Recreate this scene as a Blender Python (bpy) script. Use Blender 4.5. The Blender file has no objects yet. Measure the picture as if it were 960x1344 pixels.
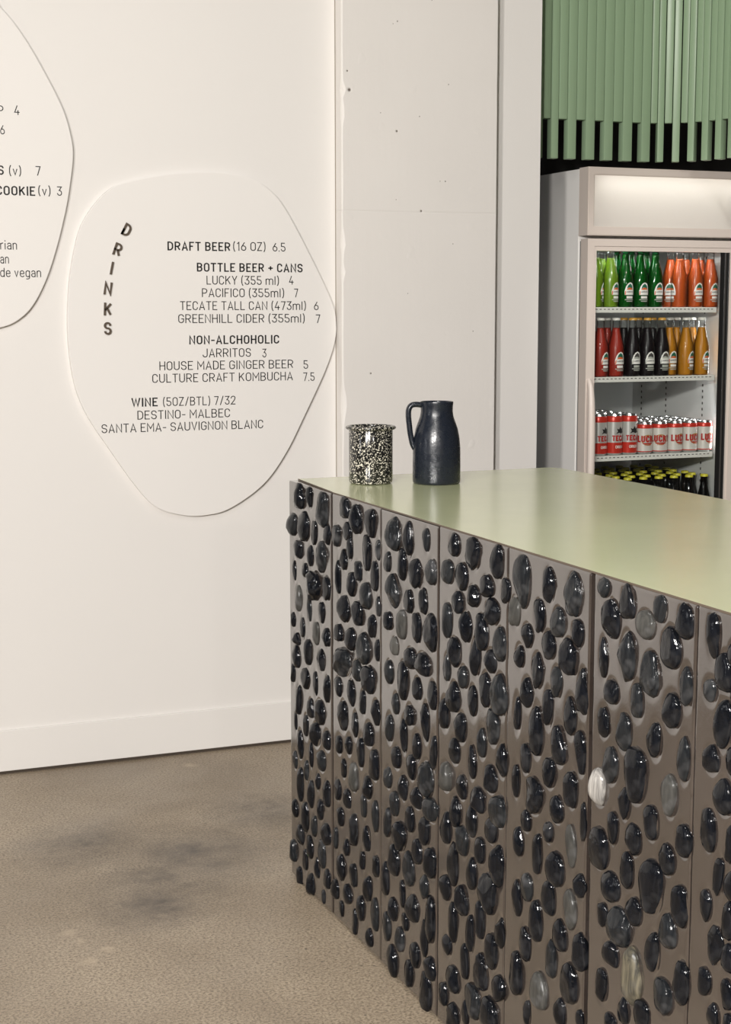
import bpy, bmesh, math, random
import numpy as np
from mathutils import Vector, Matrix, noise
PI = math.pi
SC = bpy.context.scene
COL = SC.collection

# ------------------------------------------------------------------ camera
cam_d = bpy.data.cameras.new('camera'); cam = bpy.data.objects.new('camera', cam_d); COL.objects.link(cam)
PITCH, YAW, ROLL = 0.1306, 0.3866, -0.001
fw = Vector((math.sin(YAW)*math.cos(PITCH), math.cos(YAW)*math.cos(PITCH), -math.sin(PITCH)))
rt = Vector((math.cos(YAW), -math.sin(YAW), 0)); up = rt.cross(fw)
rt, up = math.cos(ROLL)*rt + math.sin(ROLL)*up, math.cos(ROLL)*up - math.sin(ROLL)*rt
cam.matrix_world = Matrix(((rt.x, up.x, -fw.x, 0), (rt.y, up.y, -fw.y, 0), (rt.z, up.z, -fw.z, 1.5), (0, 0, 0, 1)))
cam_d.sensor_fit = 'VERTICAL'; cam_d.sensor_height = 36; cam_d.lens = 36*2036.3/1344
cam_d.clip_start = 0.05; cam_d.clip_end = 60
SC.camera = cam

# ------------------------------------------------------------------ world, lights, exposure
wd = bpy.data.worlds.new('world'); SC.world = wd; wd.use_nodes = True
bg = wd.node_tree.nodes['Background']; bg.inputs[0].default_value = (0.95, 0.97, 1, 1); bg.inputs[1].default_value = 0.1

def area(name, loc, target, size, power, color=(1, 1, 1), sy=None):
    l = bpy.data.lights.new(name, 'AREA'); l.energy = power; l.color = color; l.size = size
    if sy: l.shape = 'RECTANGLE'; l.size_y = sy
    o = bpy.data.objects.new(name, l); COL.objects.link(o); o.location = loc
    o.rotation_euler = (Vector(target)-Vector(loc)).to_track_quat('-Z', 'Y').to_euler()
    return o
area('key_light', (-3.0, -1.0, 2.7), (6.0, 1.5, -0.6), 0.45, 290, (1, 0.965, 0.925))
area('ceiling_light', (0.0, 0.9, 3.5), (1.2, 2.4, 0), 0.4, 24, (1, 0.965, 0.92))
area('ceiling_light', (1.05, 2.7, 3.5), (1.2, 2.9, 0), 0.3, 16, (1, 0.965, 0.92))
area('left_fill', (-3.9, 2.6, 1.7), (0.6, 3.2, 0.9), 0.8, 14, (0.97, 0.98, 1), 1.4)  # soft fill added from the left, no window stands there
area('spot_light', (-1.6, -1.5, 2.8), (4.5, 3.0, -0.6), 0.36, 265, (1, 0.965, 0.925))
area('spot_light', (0.7, -1.0, 2.2), (1.3, 2.4, 0.7), 0.1, 9, (1, 0.965, 0.925))
sl = bpy.data.lights.new('fridge_fill_spot', 'SPOT'); sl.energy = 190; sl.color = (1, 0.97, 0.93); sl.spot_size = 0.42; sl.spot_blend = 0.7; sl.shadow_soft_size = 0.07  # added spot, its narrow cone brightens the fridge front and contents
so = bpy.data.objects.new('fridge_fill_spot', sl); COL.objects.link(so); so.location = (2.62, 2.2, 3.1)
so.rotation_euler = (Vector((3.36, 5.1, 1.33))-so.location).to_track_quat('-Z', 'Y').to_euler()
SC.view_settings.view_transform = 'Standard'; SC.view_settings.look = 'None'
SC.view_settings.gamma = 1.0; SC.view_settings.use_curve_mapping = False
SC.view_settings.exposure = -0.12

# ------------------------------------------------------------------ helpers
def put(o, label=None, cat=None, group=None, kind=None):
    if label: o['label'] = label
    if cat: o['category'] = cat
    if group: o['group'] = group
    if kind: o['kind'] = kind
    return o
def empty(name, loc, label, cat, group=None):
    o = bpy.data.objects.new(name, None); COL.objects.link(o); o.location = loc
    o.empty_display_size = 0.05
    return put(o, label, cat, group)
def obj(name, me, mats=None, parent=None, smooth=None, loc=None):
    if isinstance(me, bmesh.types.BMesh):
        m = bpy.data.meshes.new(name); me.to_mesh(m); me.free(); me = m
    for mt in (mats if isinstance(mats, (list, tuple)) else [mats] if mats else []):
        me.materials.append(mt)
    o = bpy.data.objects.new(name, me); COL.objects.link(o)
    if smooth is not None:
        me.polygons.foreach_set('use_smooth', [True]*len(me.polygons))
        if smooth < PI: me.set_sharp_from_angle(angle=smooth)
    if parent: o.parent = parent
    if loc: o.location = loc
    return o
def box(bm, x0, x1, y0, y1, z0, z1, bev=0.0, mi=0, seg=2):
    v = [bm.verts.new((x, y, z)) for z in (z0, z1) for y in (y0, y1) for x in (x0, x1)]
    fs = [bm.faces.new([v[i] for i in q]) for q in ((0, 2, 3, 1), (4, 5, 7, 6), (0, 1, 5, 4), (1, 3, 7, 5), (3, 2, 6, 7), (2, 0, 4, 6))]
    for f in fs: f.material_index = mi
    if bev:
        r = bmesh.ops.bevel(bm, geom=list({e for f in fs for e in f.edges}), offset=bev, segments=seg, profile=0.5, affect='EDGES')
        for f in r['faces']: f.material_index = mi
    return fs
def boxes(*bs, bev=0.0):
    bm = bmesh.new()
    for b in bs: box(bm, *b, bev=bev)
    return bm
def lathe(bm, prof, n=32, mi=0, cap0=False, cap1=False, cx=0, cy=0):
    rings = []
    for r, z in prof:
        if r < 1e-6: rings.append([bm.verts.new((cx, cy, z))])
        else: rings.append([bm.verts.new((cx+r*math.cos(2*PI*i/n), cy+r*math.sin(2*PI*i/n), z)) for i in range(n)])
    for a, b in zip(rings, rings[1:]):
        for i in range(n):
            j = (i+1) % n
            q = [a[i % len(a)], a[j % len(a)], b[j % len(b)], b[i % len(b)]]
            q = list(dict.fromkeys(q))
            if len(q) > 2: bm.faces.new(q).material_index = mi
    if cap0: bm.faces.new(rings[0][::-1]).material_index = mi
    if cap1: bm.faces.new(rings[-1]).material_index = mi
    return bm
def tube(bm, pts, rad, n=12, mi=0, flat=1.0):
    rings = []; prev = None
    for k, p in enumerate(pts):
        p = Vector(p); t = (Vector(pts[min(k+1, len(pts)-1)]) - Vector(pts[max(k-1, 0)])).normalized()
        a = Vector((0, 1, 0)) if prev is None else prev
        a = (a - a.dot(t)*t).normalized(); prev = a; b = t.cross(a)
        r = rad[k] if isinstance(rad, (list, tuple)) else rad
        rings.append([bm.verts.new(p + a*r*math.cos(2*PI*i/n) + b*r*flat*math.sin(2*PI*i/n)) for i in range(n)])
    for a, b in zip(rings, rings[1:]):
        for i in range(n):
            bm.faces.new((a[i], a[(i+1) % n], b[(i+1) % n], b[i])).material_index = mi
    bm.faces.new(rings[0][::-1]); bm.faces.new(rings[-1])
    return bm
def spline(P, closed=True, k=8):
    out = []; n = len(P)
    for i in range(n if closed else n-1):
        g = lambda j: P[j % n] if closed else P[max(0, min(n-1, j))]
        p0, p1, p2, p3 = (np.array(g(i+d), float) for d in (-1, 0, 1, 2))
        for s in range(k):
            t = s/k
            out.append(tuple(0.5*(2*p1+(p2-p0)*t+(2*p0-5*p1+4*p2-p3)*t*t+(3*p1-p0-3*p2+p3)*t**3)))
    if not closed: out.append(tuple(P[-1]))
    return out

# ------------------------------------------------------------------ materials
class NT:
    def __init__(s, name):
        s.m = bpy.data.materials.new(name); s.m.use_nodes = True
        s.t = s.m.node_tree; s.b = s.t.nodes['Principled BSDF']; s.o = s.t.nodes['Material Output']
    def n(s, typ, **kw):
        d = s.t.nodes.new(typ)
        for k, v in kw.items():
            if k.startswith('i_'):
                k = k[2:]; k = int(k) if k.isdigit() else k.replace('_', ' ')
                if hasattr(v, 'is_output'): s.t.links.new(v, d.inputs[k])
                else: d.inputs[k].default_value = v
            else: setattr(d, k, v)
        return d
    def l(s, a, b): s.t.links.new(a, b)
    def pos(s): return s.n('ShaderNodeTexCoord').outputs['Object']
    def noise(s, scale, detail=4, rough=0.5, vec=None, dist=0):
        d = s.n('ShaderNodeTexNoise', i_Scale=scale, i_Detail=detail, i_Roughness=rough, i_Distortion=dist)
        s.l(vec if vec is not None else s.pos(), d.inputs['Vector']); return d.outputs['Fac']
    def ramp(s, fac, stops):
        r = s.n('ShaderNodeValToRGB'); e = r.color_ramp.elements
        while len(e) < len(stops): e.new(0.5)
        for q, (p, c) in zip(e, stops):
            q.position = p; q.color = (c, c, c, 1) if isinstance(c, (int, float)) else (*c, 1)
        s.l(fac, r.inputs[0]); return r.outputs[0]
    def math(s, op, a, b=0.0, clamp=False):
        d = s.n('ShaderNodeMath', operation=op, use_clamp=clamp)
        for i, v in enumerate((a, b)):
            if hasattr(v, 'is_output'): s.l(v, d.inputs[i])
            else: d.inputs[i].default_value = v
        return d.outputs[0]
    def mix(s, fac, a, b, blend='MIX'):
        d = s.n('ShaderNodeMix', data_type='RGBA', blend_type=blend)
        for i, v in ((0, fac), (6, a), (7, b)):
            if hasattr(v, 'is_output'): s.l(v, d.inputs[i])
            else: d.inputs[i].default_value = v if i == 0 else (*v, 1)
        return d.outputs[2]
    def bump(s, h, strength=0.2, dist=0.01, normal=None):
        d = s.n('ShaderNodeBump', i_Strength=strength, i_Distance=dist); s.l(h, d.inputs['Height'])
        if normal is not None: s.l(normal, d.inputs['Normal'])
        s.l(d.outputs[0], s.b.inputs['Normal']); return d.outputs[0]
    def set(s, **kw):
        for k, v in kw.items():
            k = k.replace('_', ' ')
            i = s.b.inputs[k]
            if hasattr(v, 'is_output'): s.l(v, i)
            elif isinstance(v, tuple) and len(v) == 3: i.default_value = (*v, 1)
            else: i.default_value = v
        return s
def plain(name, col, rough=0.5, spec=0.5, metal=0.0, **kw):
    return NT(name).set(Base_Color=col, Roughness=rough, Specular_IOR_Level=spec, Metallic=metal, **kw).m

M = {}
def paint(name, col, rough=0.55, bs=0.06):
    t = NT(name); t.set(Base_Color=t.mix(t.noise(1.3, 3), tuple(c*0.975 for c in col), tuple(c*1.015 for c in col)), Roughness=rough, Specular_IOR_Level=0.35)
    t.bump(t.noise(90, 3), bs, 0.004); return t.m
M['wall'] = paint('wall_paint', (0.80, 0.775, 0.745))
M['ceil'] = paint('ceiling_paint', (0.16, 0.155, 0.15), 0.9)
M['room'] = paint('room_wall_paint', (0.075, 0.068, 0.062), 0.8)
M['alcove'] = plain('alcove_dark_paint', (0.07, 0.067, 0.065), 0.6)
# painted cast concrete of the pillar, with air holes
t = NT('painted_concrete')
base = t.mix(t.noise(3, 4), (0.74, 0.71, 0.675), (0.80, 0.77, 0.735))
P_ = t.pos(); hole = None
PITS = [(2.118, 2.092, 5), (2.12, 2.451, 3), (2.104, 2.442, 2), (1.939, 2.28, 4), (2.202, 2.144, 2.5), (2.31, 2.255, 2.5), (2.059, 2.15, 2), (2.246, 2.529, 3),
        (2.3, 1.931, 3), (2.28, 1.931, 2), (2.116, 1.865, 2), (2.209, 1.829, 5), (2.023, 1.279, 4), (1.946, 2.219, 8), (2.33, 1.72, 2), (2.16, 1.55, 2), (2.41, 1.42, 2.5)]
for (x, z, r) in PITS:
    d = t.n('ShaderNodeVectorMath', operation='DISTANCE'); cz = t.n('ShaderNodeVectorMath', operation='MULTIPLY'); t.l(P_, cz.inputs[0]); cz.inputs[1].default_value = (1, 0, 1)
    t.l(cz.outputs[0], d.inputs[0]); d.inputs[1].default_value = (x, 0, z)
    v = t.math('SUBTRACT', 1.0, t.math('DIVIDE', d.outputs['Value'], r*0.001*1.25), True)
    hole = v if hole is None else t.math('MAXIMUM', hole, v)
sx = t.n('ShaderNodeSeparateXYZ'); t.l(P_, sx.inputs[0])
gz = t.math('ABSOLUTE', t.math('SUBTRACT', t.math('ADD', sx.outputs[2], t.math('MULTIPLY', t.noise(6, 2), 0.008)), 1.829))
groove = t.math('SUBTRACT', 1.0, t.math('DIVIDE', gz, 0.005), True)
cold = t.ramp(hole, [(0.25, (1, 1, 1)), (0.75, (0.16, 0.13, 0.11))])
t.set(Base_Color=t.mix(1.0, base, cold, 'MULTIPLY'), Roughness=0.55, Specular_IOR_Level=0.35)
stretch = t.n('ShaderNodeMapping'); stretch.inputs['Scale'].default_value = (40, 40, 2.2); t.l(P_, stretch.inputs[0])
h = t.math('ADD', t.math('MULTIPLY', t.noise(60, 5, 0.6), 0.35), t.math('MULTIPLY', t.noise(1, 3, 0.5, stretch.outputs[0]), 0.35))
h = t.math('ADD', h, t.math('MULTIPLY', t.ramp(t.noise(14, 2), [(0.66, 0.0), (0.76, 1.0)]), 0.5))
h = t.math('SUBTRACT', h, t.math('MULTIPLY', hole, 2.5)); h = t.math('SUBTRACT', h, t.math('MULTIPLY', groove, 0.8))
t.bump(h, 0.35, 0.004); M['pillar'] = t.m
# concrete floor
t = NT('concrete_floor'); p = t.pos()
c1 = t.mix(t.ramp(t.noise(1.3, 7, 0.62, p, 0.4), [(0.36, 0.0), (0.62, 1.0)]), (0.285, 0.226, 0.160), (0.455, 0.372, 0.272))
c2 = t.mix(t.ramp(t.noise(150, 3, 0.7, p), [(0.36, 1.0), (0.58, 0.0)]), c1, (0.15, 0.115, 0.08))
c3 = t.mix(t.ramp(t.noise(240, 2, 0.7, p), [(0.52, 0.0), (0.75, 0.6)]), c2, (0.52, 0.45, 0.36))
vo = t.n('ShaderNodeTexVoronoi', i_Scale=34.0); t.l(p, vo.inputs['Vector'])
sel = t.math('MULTIPLY', t.ramp(vo.outputs['Distance'], [(0.06, 1.0), (0.13, 0.0)]), t.ramp(t.noise(2.2, 3, 0.5, p), [(0.5, 0.0), (0.62, 1.0)]))
c4 = t.mix(sel, c3, (0.05, 0.04, 0.033))
def spots(tt, p, lst, wob):
    out = None
    for (x, y, r) in lst:
        d = tt.n('ShaderNodeVectorMath', operation='DISTANCE'); tt.l(p, d.inputs[0]); d.inputs[1].default_value = (x, y, 0)
        v = tt.math('SUBTRACT', 1.0, tt.math('DIVIDE', tt.math('ADD', d.outputs['Value'], wob), r), True)
        out = v if out is None else tt.math('MAXIMUM', out, v)
    return out
wob = t.math('MULTIPLY', t.math('SUBTRACT', t.noise(30, 4, 0.6, p), 0.5), 0.05)
dark = spots(t, p, [(1.12, 4.02, 0.30), (1.0, 3.86, 0.25), (1.42, 4.28, 0.22), (0.86, 4.2, 0.25), (0.92, 3.70, 0.2)], t.math('MULTIPLY', wob, 3.0))
c5 = t.mix(t.math('MULTIPLY', dark, t.ramp(t.noise(9, 6, 0.7, p), [(0.3, 0.25), (0.65, 1.1)])), c4, (0.085, 0.068, 0.053))
pale = spots(t, p, [(0.687, 3.598, 0.030), (0.70, 3.545, 0.022), (0.757, 3.471, 0.024), (0.70, 3.418, 0.028), (1.342, 4.84, 0.03)], wob)
c6 = t.mix(t.ramp(pale, [(0.02, 0.0), (0.7, 0.5)]), c5, (0.50, 0.40, 0.29))
t.set(Base_Color=c6, Roughness=t.ramp(t.noise(3, 4, 0.5, p), [(0.3, 0.36), (0.7, 0.55)]), Specular_IOR_Level=0.45)
t.bump(t.math('ADD', t.noise(160, 3, 0.6, p), t.math('MULTIPLY', t.noise(5, 3, 0.5, p), 2)), 0.12, 0.003); M['floor'] = t.m
# cast panel of the counter front
t = NT('cast_panel'); p = t.pos()
c1 = t.mix(t.ramp(t.noise(4, 5, 0.6, p), [(0.3, 0.0), (0.7, 1.0)]), (0.030, 0.022, 0.018), (0.052, 0.041, 0.036))
c2 = t.mix(t.ramp(t.noise(75, 4, 0.65, p), [(0.58, 0.0), (0.70, 0.8)]), c1, (0.012, 0.009, 0.008))
t.set(Base_Color=c2, Roughness=t.ramp(t.noise(9, 4, 0.6, p), [(0.3, 0.10), (0.7, 0.26)]), Specular_IOR_Level=1.0, Coat_Weight=1.0, Coat_IOR=1.75, Coat_Roughness=0.1)
t.bump(t.math('ADD', t.math('MULTIPLY', t.noise(140, 4, 0.65, p), 0.5), t.noise(28, 3, 0.5, p)), 0.12, 0.003); M['panel'] = t.m
M['seam'] = plain('seam_dark', (0.012, 0.011, 0.011), 0.8)
M['gap_brown'] = plain('gap_brown', (0.06, 0.045, 0.033), 0.9)
M['crack'] = plain('crack_grey', (0.30, 0.26, 0.22), 0.9)
M['top_edge'] = plain('top_edge_brown', (0.10, 0.075, 0.055), 0.6)
def stone(name, a, b, streak, rough):
    t = NT(name); p = t.pos(); oi = t.n('ShaderNodeObjectInfo')
    mp = t.n('ShaderNodeMapping'); mp.inputs['Scale'].default_value = (1, 1, 0.35); t.l(p, mp.inputs[0])
    n1 = t.noise(38, 4, 0.6, mp.outputs[0], 1.5)
    c = t.mix(t.ramp(n1, [(0.36, 0.0), (0.66, 1.0)]), a, b)
    c = t.mix(t.ramp(t.noise(14, 3, 0.5, p), [(0.60, 0.0), (0.70, streak)]), c, (0.16, 0.16, 0.165))
    t.set(Base_Color=c, Roughness=rough, Specular_IOR_Level=0.24)
    t.bump(t.math('ADD', t.noise(45, 4, 0.6, p), t.math('MULTIPLY', t.noise(70, 3, 0.6, mp.outputs[0], 1.0), 0.6)), 0.25, 0.004); return t.m
M['stone0'] = stone('black_stone', (0.004, 0.0045, 0.006), (0.009, 0.010, 0.013), 0.12, 0.085)
M['stone1'] = stone('slate_stone', (0.008, 0.009, 0.011), (0.020, 0.022, 0.024), 0.3, 0.16)
M['stone2'] = stone('grey_stone', (0.035, 0.035, 0.033), (0.075, 0.073, 0.067), 0.5, 0.28)
M['stone3'] = stone('tan_stone', (0.03, 0.03, 0.027), (0.17, 0.15, 0.105), 0.2, 0.3)
M['stone4'] = stone('pale_stone', (0.12, 0.115, 0.11), (0.45, 0.43, 0.40), 0.2, 0.15)
t = NT('green_laminate')
t.set(Base_Color=t.mix(t.noise(7, 3), (0.57, 0.60, 0.36), (0.60, 0.63, 0.38)), Roughness=t.ramp(t.noise(4, 3), [(0.3, 0.20), (0.7, 0.24)]), Specular_IOR_Level=0.8, Coat_Weight=0.6, Coat_Roughness=0.19)
t.bump(t.noise(300, 2), 0.03, 0.001); M['green_top'] = t.m
M['green_slat'] = NT('green_lacquer').set(Base_Color=(0.27, 0.375, 0.24), Roughness=0.38, Specular_IOR_Level=0.5).m
M['board'] = paint('board_white', (0.82, 0.795, 0.765), 0.5, 0.02)
M['ink'] = plain('black_lettering', (0.012, 0.012, 0.012), 0.5)
M['bronze'] = plain('bronze_letter', (0.10, 0.075, 0.055), 0.4, 0.5)
M['fridge'] = plain('fridge_enamel', (0.87, 0.85, 0.82), 0.35)
M['frame'] = plain('door_frame_enamel', (0.62, 0.545, 0.49), 0.38)
M['liner'] = plain('fridge_liner', (0.74, 0.745, 0.73), 0.35)
M['black'] = plain('black_rubber', (0.008, 0.008, 0.008), 0.4)
M['chrome'] = plain('bright_strip', (0.55, 0.55, 0.55), 0.2, metal=1.0)
M['rail'] = plain('white_rail', (0.74, 0.73, 0.68), 0.35)
M['dash'] = plain('rail_mark', (0.06, 0.055, 0.05), 0.6)
M['white'] = plain('label_white', (0.82, 0.80, 0.75), 0.4)
M['red_ink'] = plain('red_print', (0.42, 0.016, 0.014), 0.35)
M['gold'] = plain('gold_print', (0.42, 0.24, 0.05), 0.4)
M['label_green'] = plain('label_green', (0.01, 0.12, 0.07), 0.4)
M['label_orange'] = plain('label_orange', (0.65, 0.13, 0.03), 0.4)
M['label_grey'] = plain('label_grey', (0.42, 0.43, 0.38), 0.45)
M['can_silver'] = plain('can_silver', (0.66, 0.65, 0.62), 0.28, metal=0.55)
M['can_white'] = plain('can_white', (0.70, 0.67, 0.62), 0.3, metal=0.2)
M['can_red'] = plain('can_red', (0.55, 0.032, 0.018), 0.28, metal=0.2)
M['alu'] = plain('aluminium', (0.62, 0.62, 0.62), 0.25, metal=1.0)
def clear(name, tint, fac):
    t = NT(name); t.t.nodes.remove(t.b)
    tr = t.n('ShaderNodeBsdfTransparent', i_Color=(*tint, 1)); gl = t.n('ShaderNodeBsdfGlossy', i_Roughness=0.04)
    fr = t.n('ShaderNodeFresnel', i_IOR=1.45); f = t.math('MULTIPLY', fr.outputs[0], fac, True)
    mx = t.n('ShaderNodeMixShader'); t.l(f, mx.inputs[0]); t.l(tr.outputs[0], mx.inputs[1]); t.l(gl.outputs[0], mx.inputs[2])
    t.l(mx.outputs[0], t.o.inputs[0]); return t.m
M['pane'] = clear('door_glass', (0.95, 0.96, 0.955), 0.45)
M['glass'] = clear('bottle_glass', (0.95, 0.955, 0.95), 0.75)
M['glass_green'] = clear('green_bottle_glass', (0.10, 0.55, 0.25), 1.1)
M['glass_brown'] = clear('brown_bottle_glass', (0.10, 0.045, 0.02), 1.6)
def drink(name, col, em=0.0):
    return NT(name).set(Base_Color=col, Roughness=0.3, Specular_IOR_Level=0.3).m
DR = {'lime': drink('lime_soda', (0.16, 0.28, 0.012)), 'green': drink('green_soda', (0.012, 0.21, 0.055)), 'orange': drink('orange_soda', (0.50, 0.085, 0.012)),
      'red': drink('red_soda', (0.34, 0.028, 0.016)), 'dark': drink('dark_soda', (0.006, 0.003, 0.005)), 'amber': drink('amber_soda', (0.50, 0.21, 0.012)), 'beer': drink('beer', (0.02, 0.010, 0.006))}
CAP = {'white': plain('cap_white', (0.72, 0.70, 0.64), 0.3), 'gold': plain('cap_gold', (0.62, 0.33, 0.05), 0.3), 'yellow': plain('cap_yellow', (0.62, 0.56, 0.04), 0.35)}

PEBS = '''1677,752,29.7,44 1681,414,27.3,46 1735,583,26.2,42 1640,482,30.8,31 1770,981,24.2,32 1914,896,18.1,36 1285,1004,24.8,47 1645,941,20.6,39 1717,927,23.3,32 1570,594,25.9,34 1823,460,19.7,35 1595,993,25.0,32 1478,314,25.9,36 1919,788,21.3,26 1471,1013,23.3,36 1335,616,29.6,33 1912,973,18.8,28 1881,1023,15.2,35 1344,740,20.4,45 1816,581,18.8,31 1777,747,18.3,32 1200,772,24.8,39 1773,416,21.3,28 1909,555,16.9,29 1162,367,26.9,38 1566,701,22.4,31 1778,883,19.9,27 1813,815,15.3,34 1781,529,21.1,27 880,830,30.1,39 1882,725,16.2,30 1367,256,25.6,33 1807,1030,18.5,26 1641,814,19.9,30 1740,478,17.2,33 1199,434,22.7,40 866,514,30.7,38 1609,540,25.4,25 1600,748,20.4,30 1168,124,30.8,31 1460,901,22.7,30 1423,507,24.5,29 1818,688,18.7,25 1644,1032,19.6,27 1815,930,15.1,30 1278,252,20.6,40 1699,1003,22.6,22 1773,643,20.2,24 1474,450,19.3,35 1352,384,19.7,37 864,38,25.6,44 1514,387,18.9,33 1675,643,20.6,25 1727,688,18.0,27 1094,115,26.8,34 1507,850,15.9,36 1503,742,15.7,36 1428,735,18.6,33 887,210,21.0,48 1733,825,16.1,28 1659,586,16.1,30 1682,525,21.5,22 1160,925,27.5,26 1465,796,17.3,33 998,370,19.8,44 1474,566,15.5,37 1132,193,23.8,33 685,886,26.8,37 391,662,37.9,33 1713,360,19.4,23 183,814,39.2,35 1200,545,23.8,30 1038,309,27.3,30 1442,389,20.6,28 1171,703,21.6,32 1473,668,17.3,31 1678,875,15.7,27 1174,253,20.8,35 1382,1014,17.9,31 1120,880,22.0,32 1198,870,21.1,31 1940,491,15.0,22 1885,836,16.9,20 1402,445,18.2,31 1080,1025,22.3,31 1940,605,11.8,28 1344,851,18.4,30 513,723,29.4,36 1162,598,25.4,26 1209,648,20.1,32 771,282,25.8,36 688,276,27.3,36 693,1014,25.1,35 739,697,21.1,42 1418,954,19.4,26 998,814,24.7,29 1353,511,14.7,38 1185,1026,18.8,32 253,1014,27.7,42 1411,333,16.8,32 1311,323,19.2,31 1385,906,20.8,25 1615,425,21.6,20 1394,677,19.0,27 1587,358,16.0,28 1092,823,17.9,36 1911,663,10.4,29 1423,618,20.6,24 1277,400,17.4,33 1937,720,10.9,26 1880,608,13.1,24 1029,973,22.9,28 1138,768,18.2,32 963,436,21.4,33 1079,489,20.3,32 1882,487,14.8,21 724,341,26.9,31 959,545,24.1,29 1348,953,17.3,28 1485,948,18.7,23 1050,876,21.5,29 997,720,22.2,30 890,336,23.6,31 1004,485,22.3,30 1041,431,22.0,30 1611,643,14.3,27 963,872,18.9,34 797,202,26.2,30 1208,191,22.9,25 1740,1036,14.9,21 1314,434,20.1,26 1125,299,16.2,37 1307,802,18.8,26 1446,247,17.9,26 389,793,29.3,32 1003,124,24.0,28 999,247,15.9,41 1571,923,11.8,32 1083,381,19.0,32 471,1018,25.5,33 544,655,27.8,30 238,895,26.5,37 117,955,29.1,36 890,451,27.7,24 1279,510,17.3,28 1647,694,14.2,24 1210,307,16.8,31 220,499,31.5,32 1170,498,20.6,26 844,758,29.3,22 807,944,21.9,30 962,307,23.7,26 1415,845,15.8,26 1386,793,13.7,31 1079,253,15.3,37 856,395,21.1,32 81,1026,32.5,31 1601,872,17.5,19 1878,938,14.5,17 1111,541,24.4,22 1577,816,14.4,23 1003,43,21.4,28 1055,186,15.6,36 683,35,21.5,35 1080,609,15.6,33 1658,343,14.4,23 1140,972,22.9,21 1255,944,16.2,27 1030,666,19.3,27 992,1032,21.9,23 1304,678,15.9,26 1510,506,17.1,20 1081,943,22.3,21 768,1012,17.1,35 531,946,18.4,38 380,531,22.6,35 952,677,17.3,31 1082,732,16.3,29 859,634,15.3,37 1304,907,17.8,22 886,959,20.4,26 732,952,18.0,33 855,156,14.8,40 577,463,20.5,34 1160,830,19.2,22 560,1019,20.7,31 1001,611,19.6,25 889,102,23.9,24 966,972,21.5,23 530,849,22.4,30 1124,660,16.0,28 580,106,18.1,38 478,797,24.3,28 900,578,15.1,35 811,827,18.3,29 893,699,17.8,29 1267,624,12.6,30 447,267,18.9,38 640,215,17.1,37 1516,621,9.8,31 1268,754,11.7,31 1908,445,12.2,17 1585,483,13.9,20 109,195,22.7,38 811,569,18.5,28 1016,919,19.2,22 815,457,22.9,23 580,341,17.1,36 448,397,20.8,32 361,145,21.6,33 649,105,18.6,32 734,820,16.9,31 1038,771,19.1,22 395,1036,24.9,25 779,755,23.0,22 1036,545,18.0,24 809,99,20.3,26 774,43,18.3,30 585,587,20.9,28 1121,440,16.2,25 272,822,24.8,27 542,526,22.6,26 1217,976,15.7,22 232,136,20.5,36 817,337,20.1,25 663,572,17.7,30 1571,1042,15.2,16 1276,864,15.0,21 29,949,26.8,28 432,728,23.4,26 265,197,26.9,26 195,435,24.3,29 778,397,18.0,27 75,271,17.5,44 537,153,18.9,31 578,902,16.0,33 534,396,21.4,26 492,89,19.3,31 726,103,18.0,28 769,877,18.6,24 686,158,19.8,26 492,470,16.3,35 745,576,13.2,35 786,516,17.3,26 436,859,20.5,27 269,303,20.2,32 971,186,17.5,23 231,634,23.2,27 153,270,19.2,36 846,891,15.2,27 742,457,17.1,27 1309,560,15.0,19 661,699,17.6,26 433,598,18.0,30 469,660,21.8,24 149,27,23.4,29 64,494,17.4,39 815,696,17.5,23 854,271,17.0,25 962,775,13.2,27 51,606,22.8,29 653,351,13.8,33 956,75,16.4,24 274,571,17.6,32 232,377,23.4,25 704,515,18.7,23 1394,566,13.4,19 66,762,19.4,32 141,635,19.0,32 529,272,17.5,28 696,406,16.5,26 141,124,21.8,29 118,561,23.3,26 74,379,18.3,34 775,630,18.8,21 197,696,19.5,28 411,982,22.0,21 343,961,18.3,25 75,891,23.3,23 16,73,21.2,28 1060,76,11.7,26 322,77,20.5,24 1323,192,10.1,24 279,955,19.6,23 407,94,19.3,23 271,440,20.6,23 446,154,16.8,26 187,949,16.4,28 1618,307,14.8,12 341,335,17.9,25 656,456,15.3,23 160,885,17.5,26 567,784,15.1,24 736,213,11.9,29 478,898,17.5,22 858,1023,12.3,23 351,863,10.7,38 220,247,18.1,26 74,135,19.1,27 504,592,14.0,27 656,814,17.6,19 693,764,17.3,19 237,756,17.1,25 652,946,14.4,22 456,527,13.2,29 699,636,14.9,22 1517,266,10.9,16 272,700,19.9,21 426,945,13.7,27 406,333,18.3,22 586,224,14.5,24 347,594,17.1,23 268,82,17.9,24 453,41,12.6,31 353,728,19.3,20 509,346,13.0,27 156,494,17.8,24 108,79,15.8,28 360,273,17.2,22 546,37,16.2,21 753,155,14.8,20 388,910,15.3,22 119,439,14.9,28 156,1033,15.0,25 148,749,12.8,30 350,451,16.6,21 31,194,17.8,23 599,964,12.3,22 594,734,11.6,23 190,565,12.1,29 416,466,14.5,21 64,18,16.1,25 599,836,11.5,22 398,207,14.7,21 155,372,11.7,30 178,191,13.8,25 54,653,22.1,16 325,208,11.6,27 120,322,13.1,26 198,88,12.8,26 381,400,12.8,22 501,210,12.3,22 98,692,13.0,25 120,843,16.9,18 23,699,17.5,19 22,555,12.8,25 204,316,12.7,21 34,326,12.2,23 364,40,11.6,19 38,831,10.1,24 40,432,8.0,22 241,26,9.1,17'''

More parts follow.
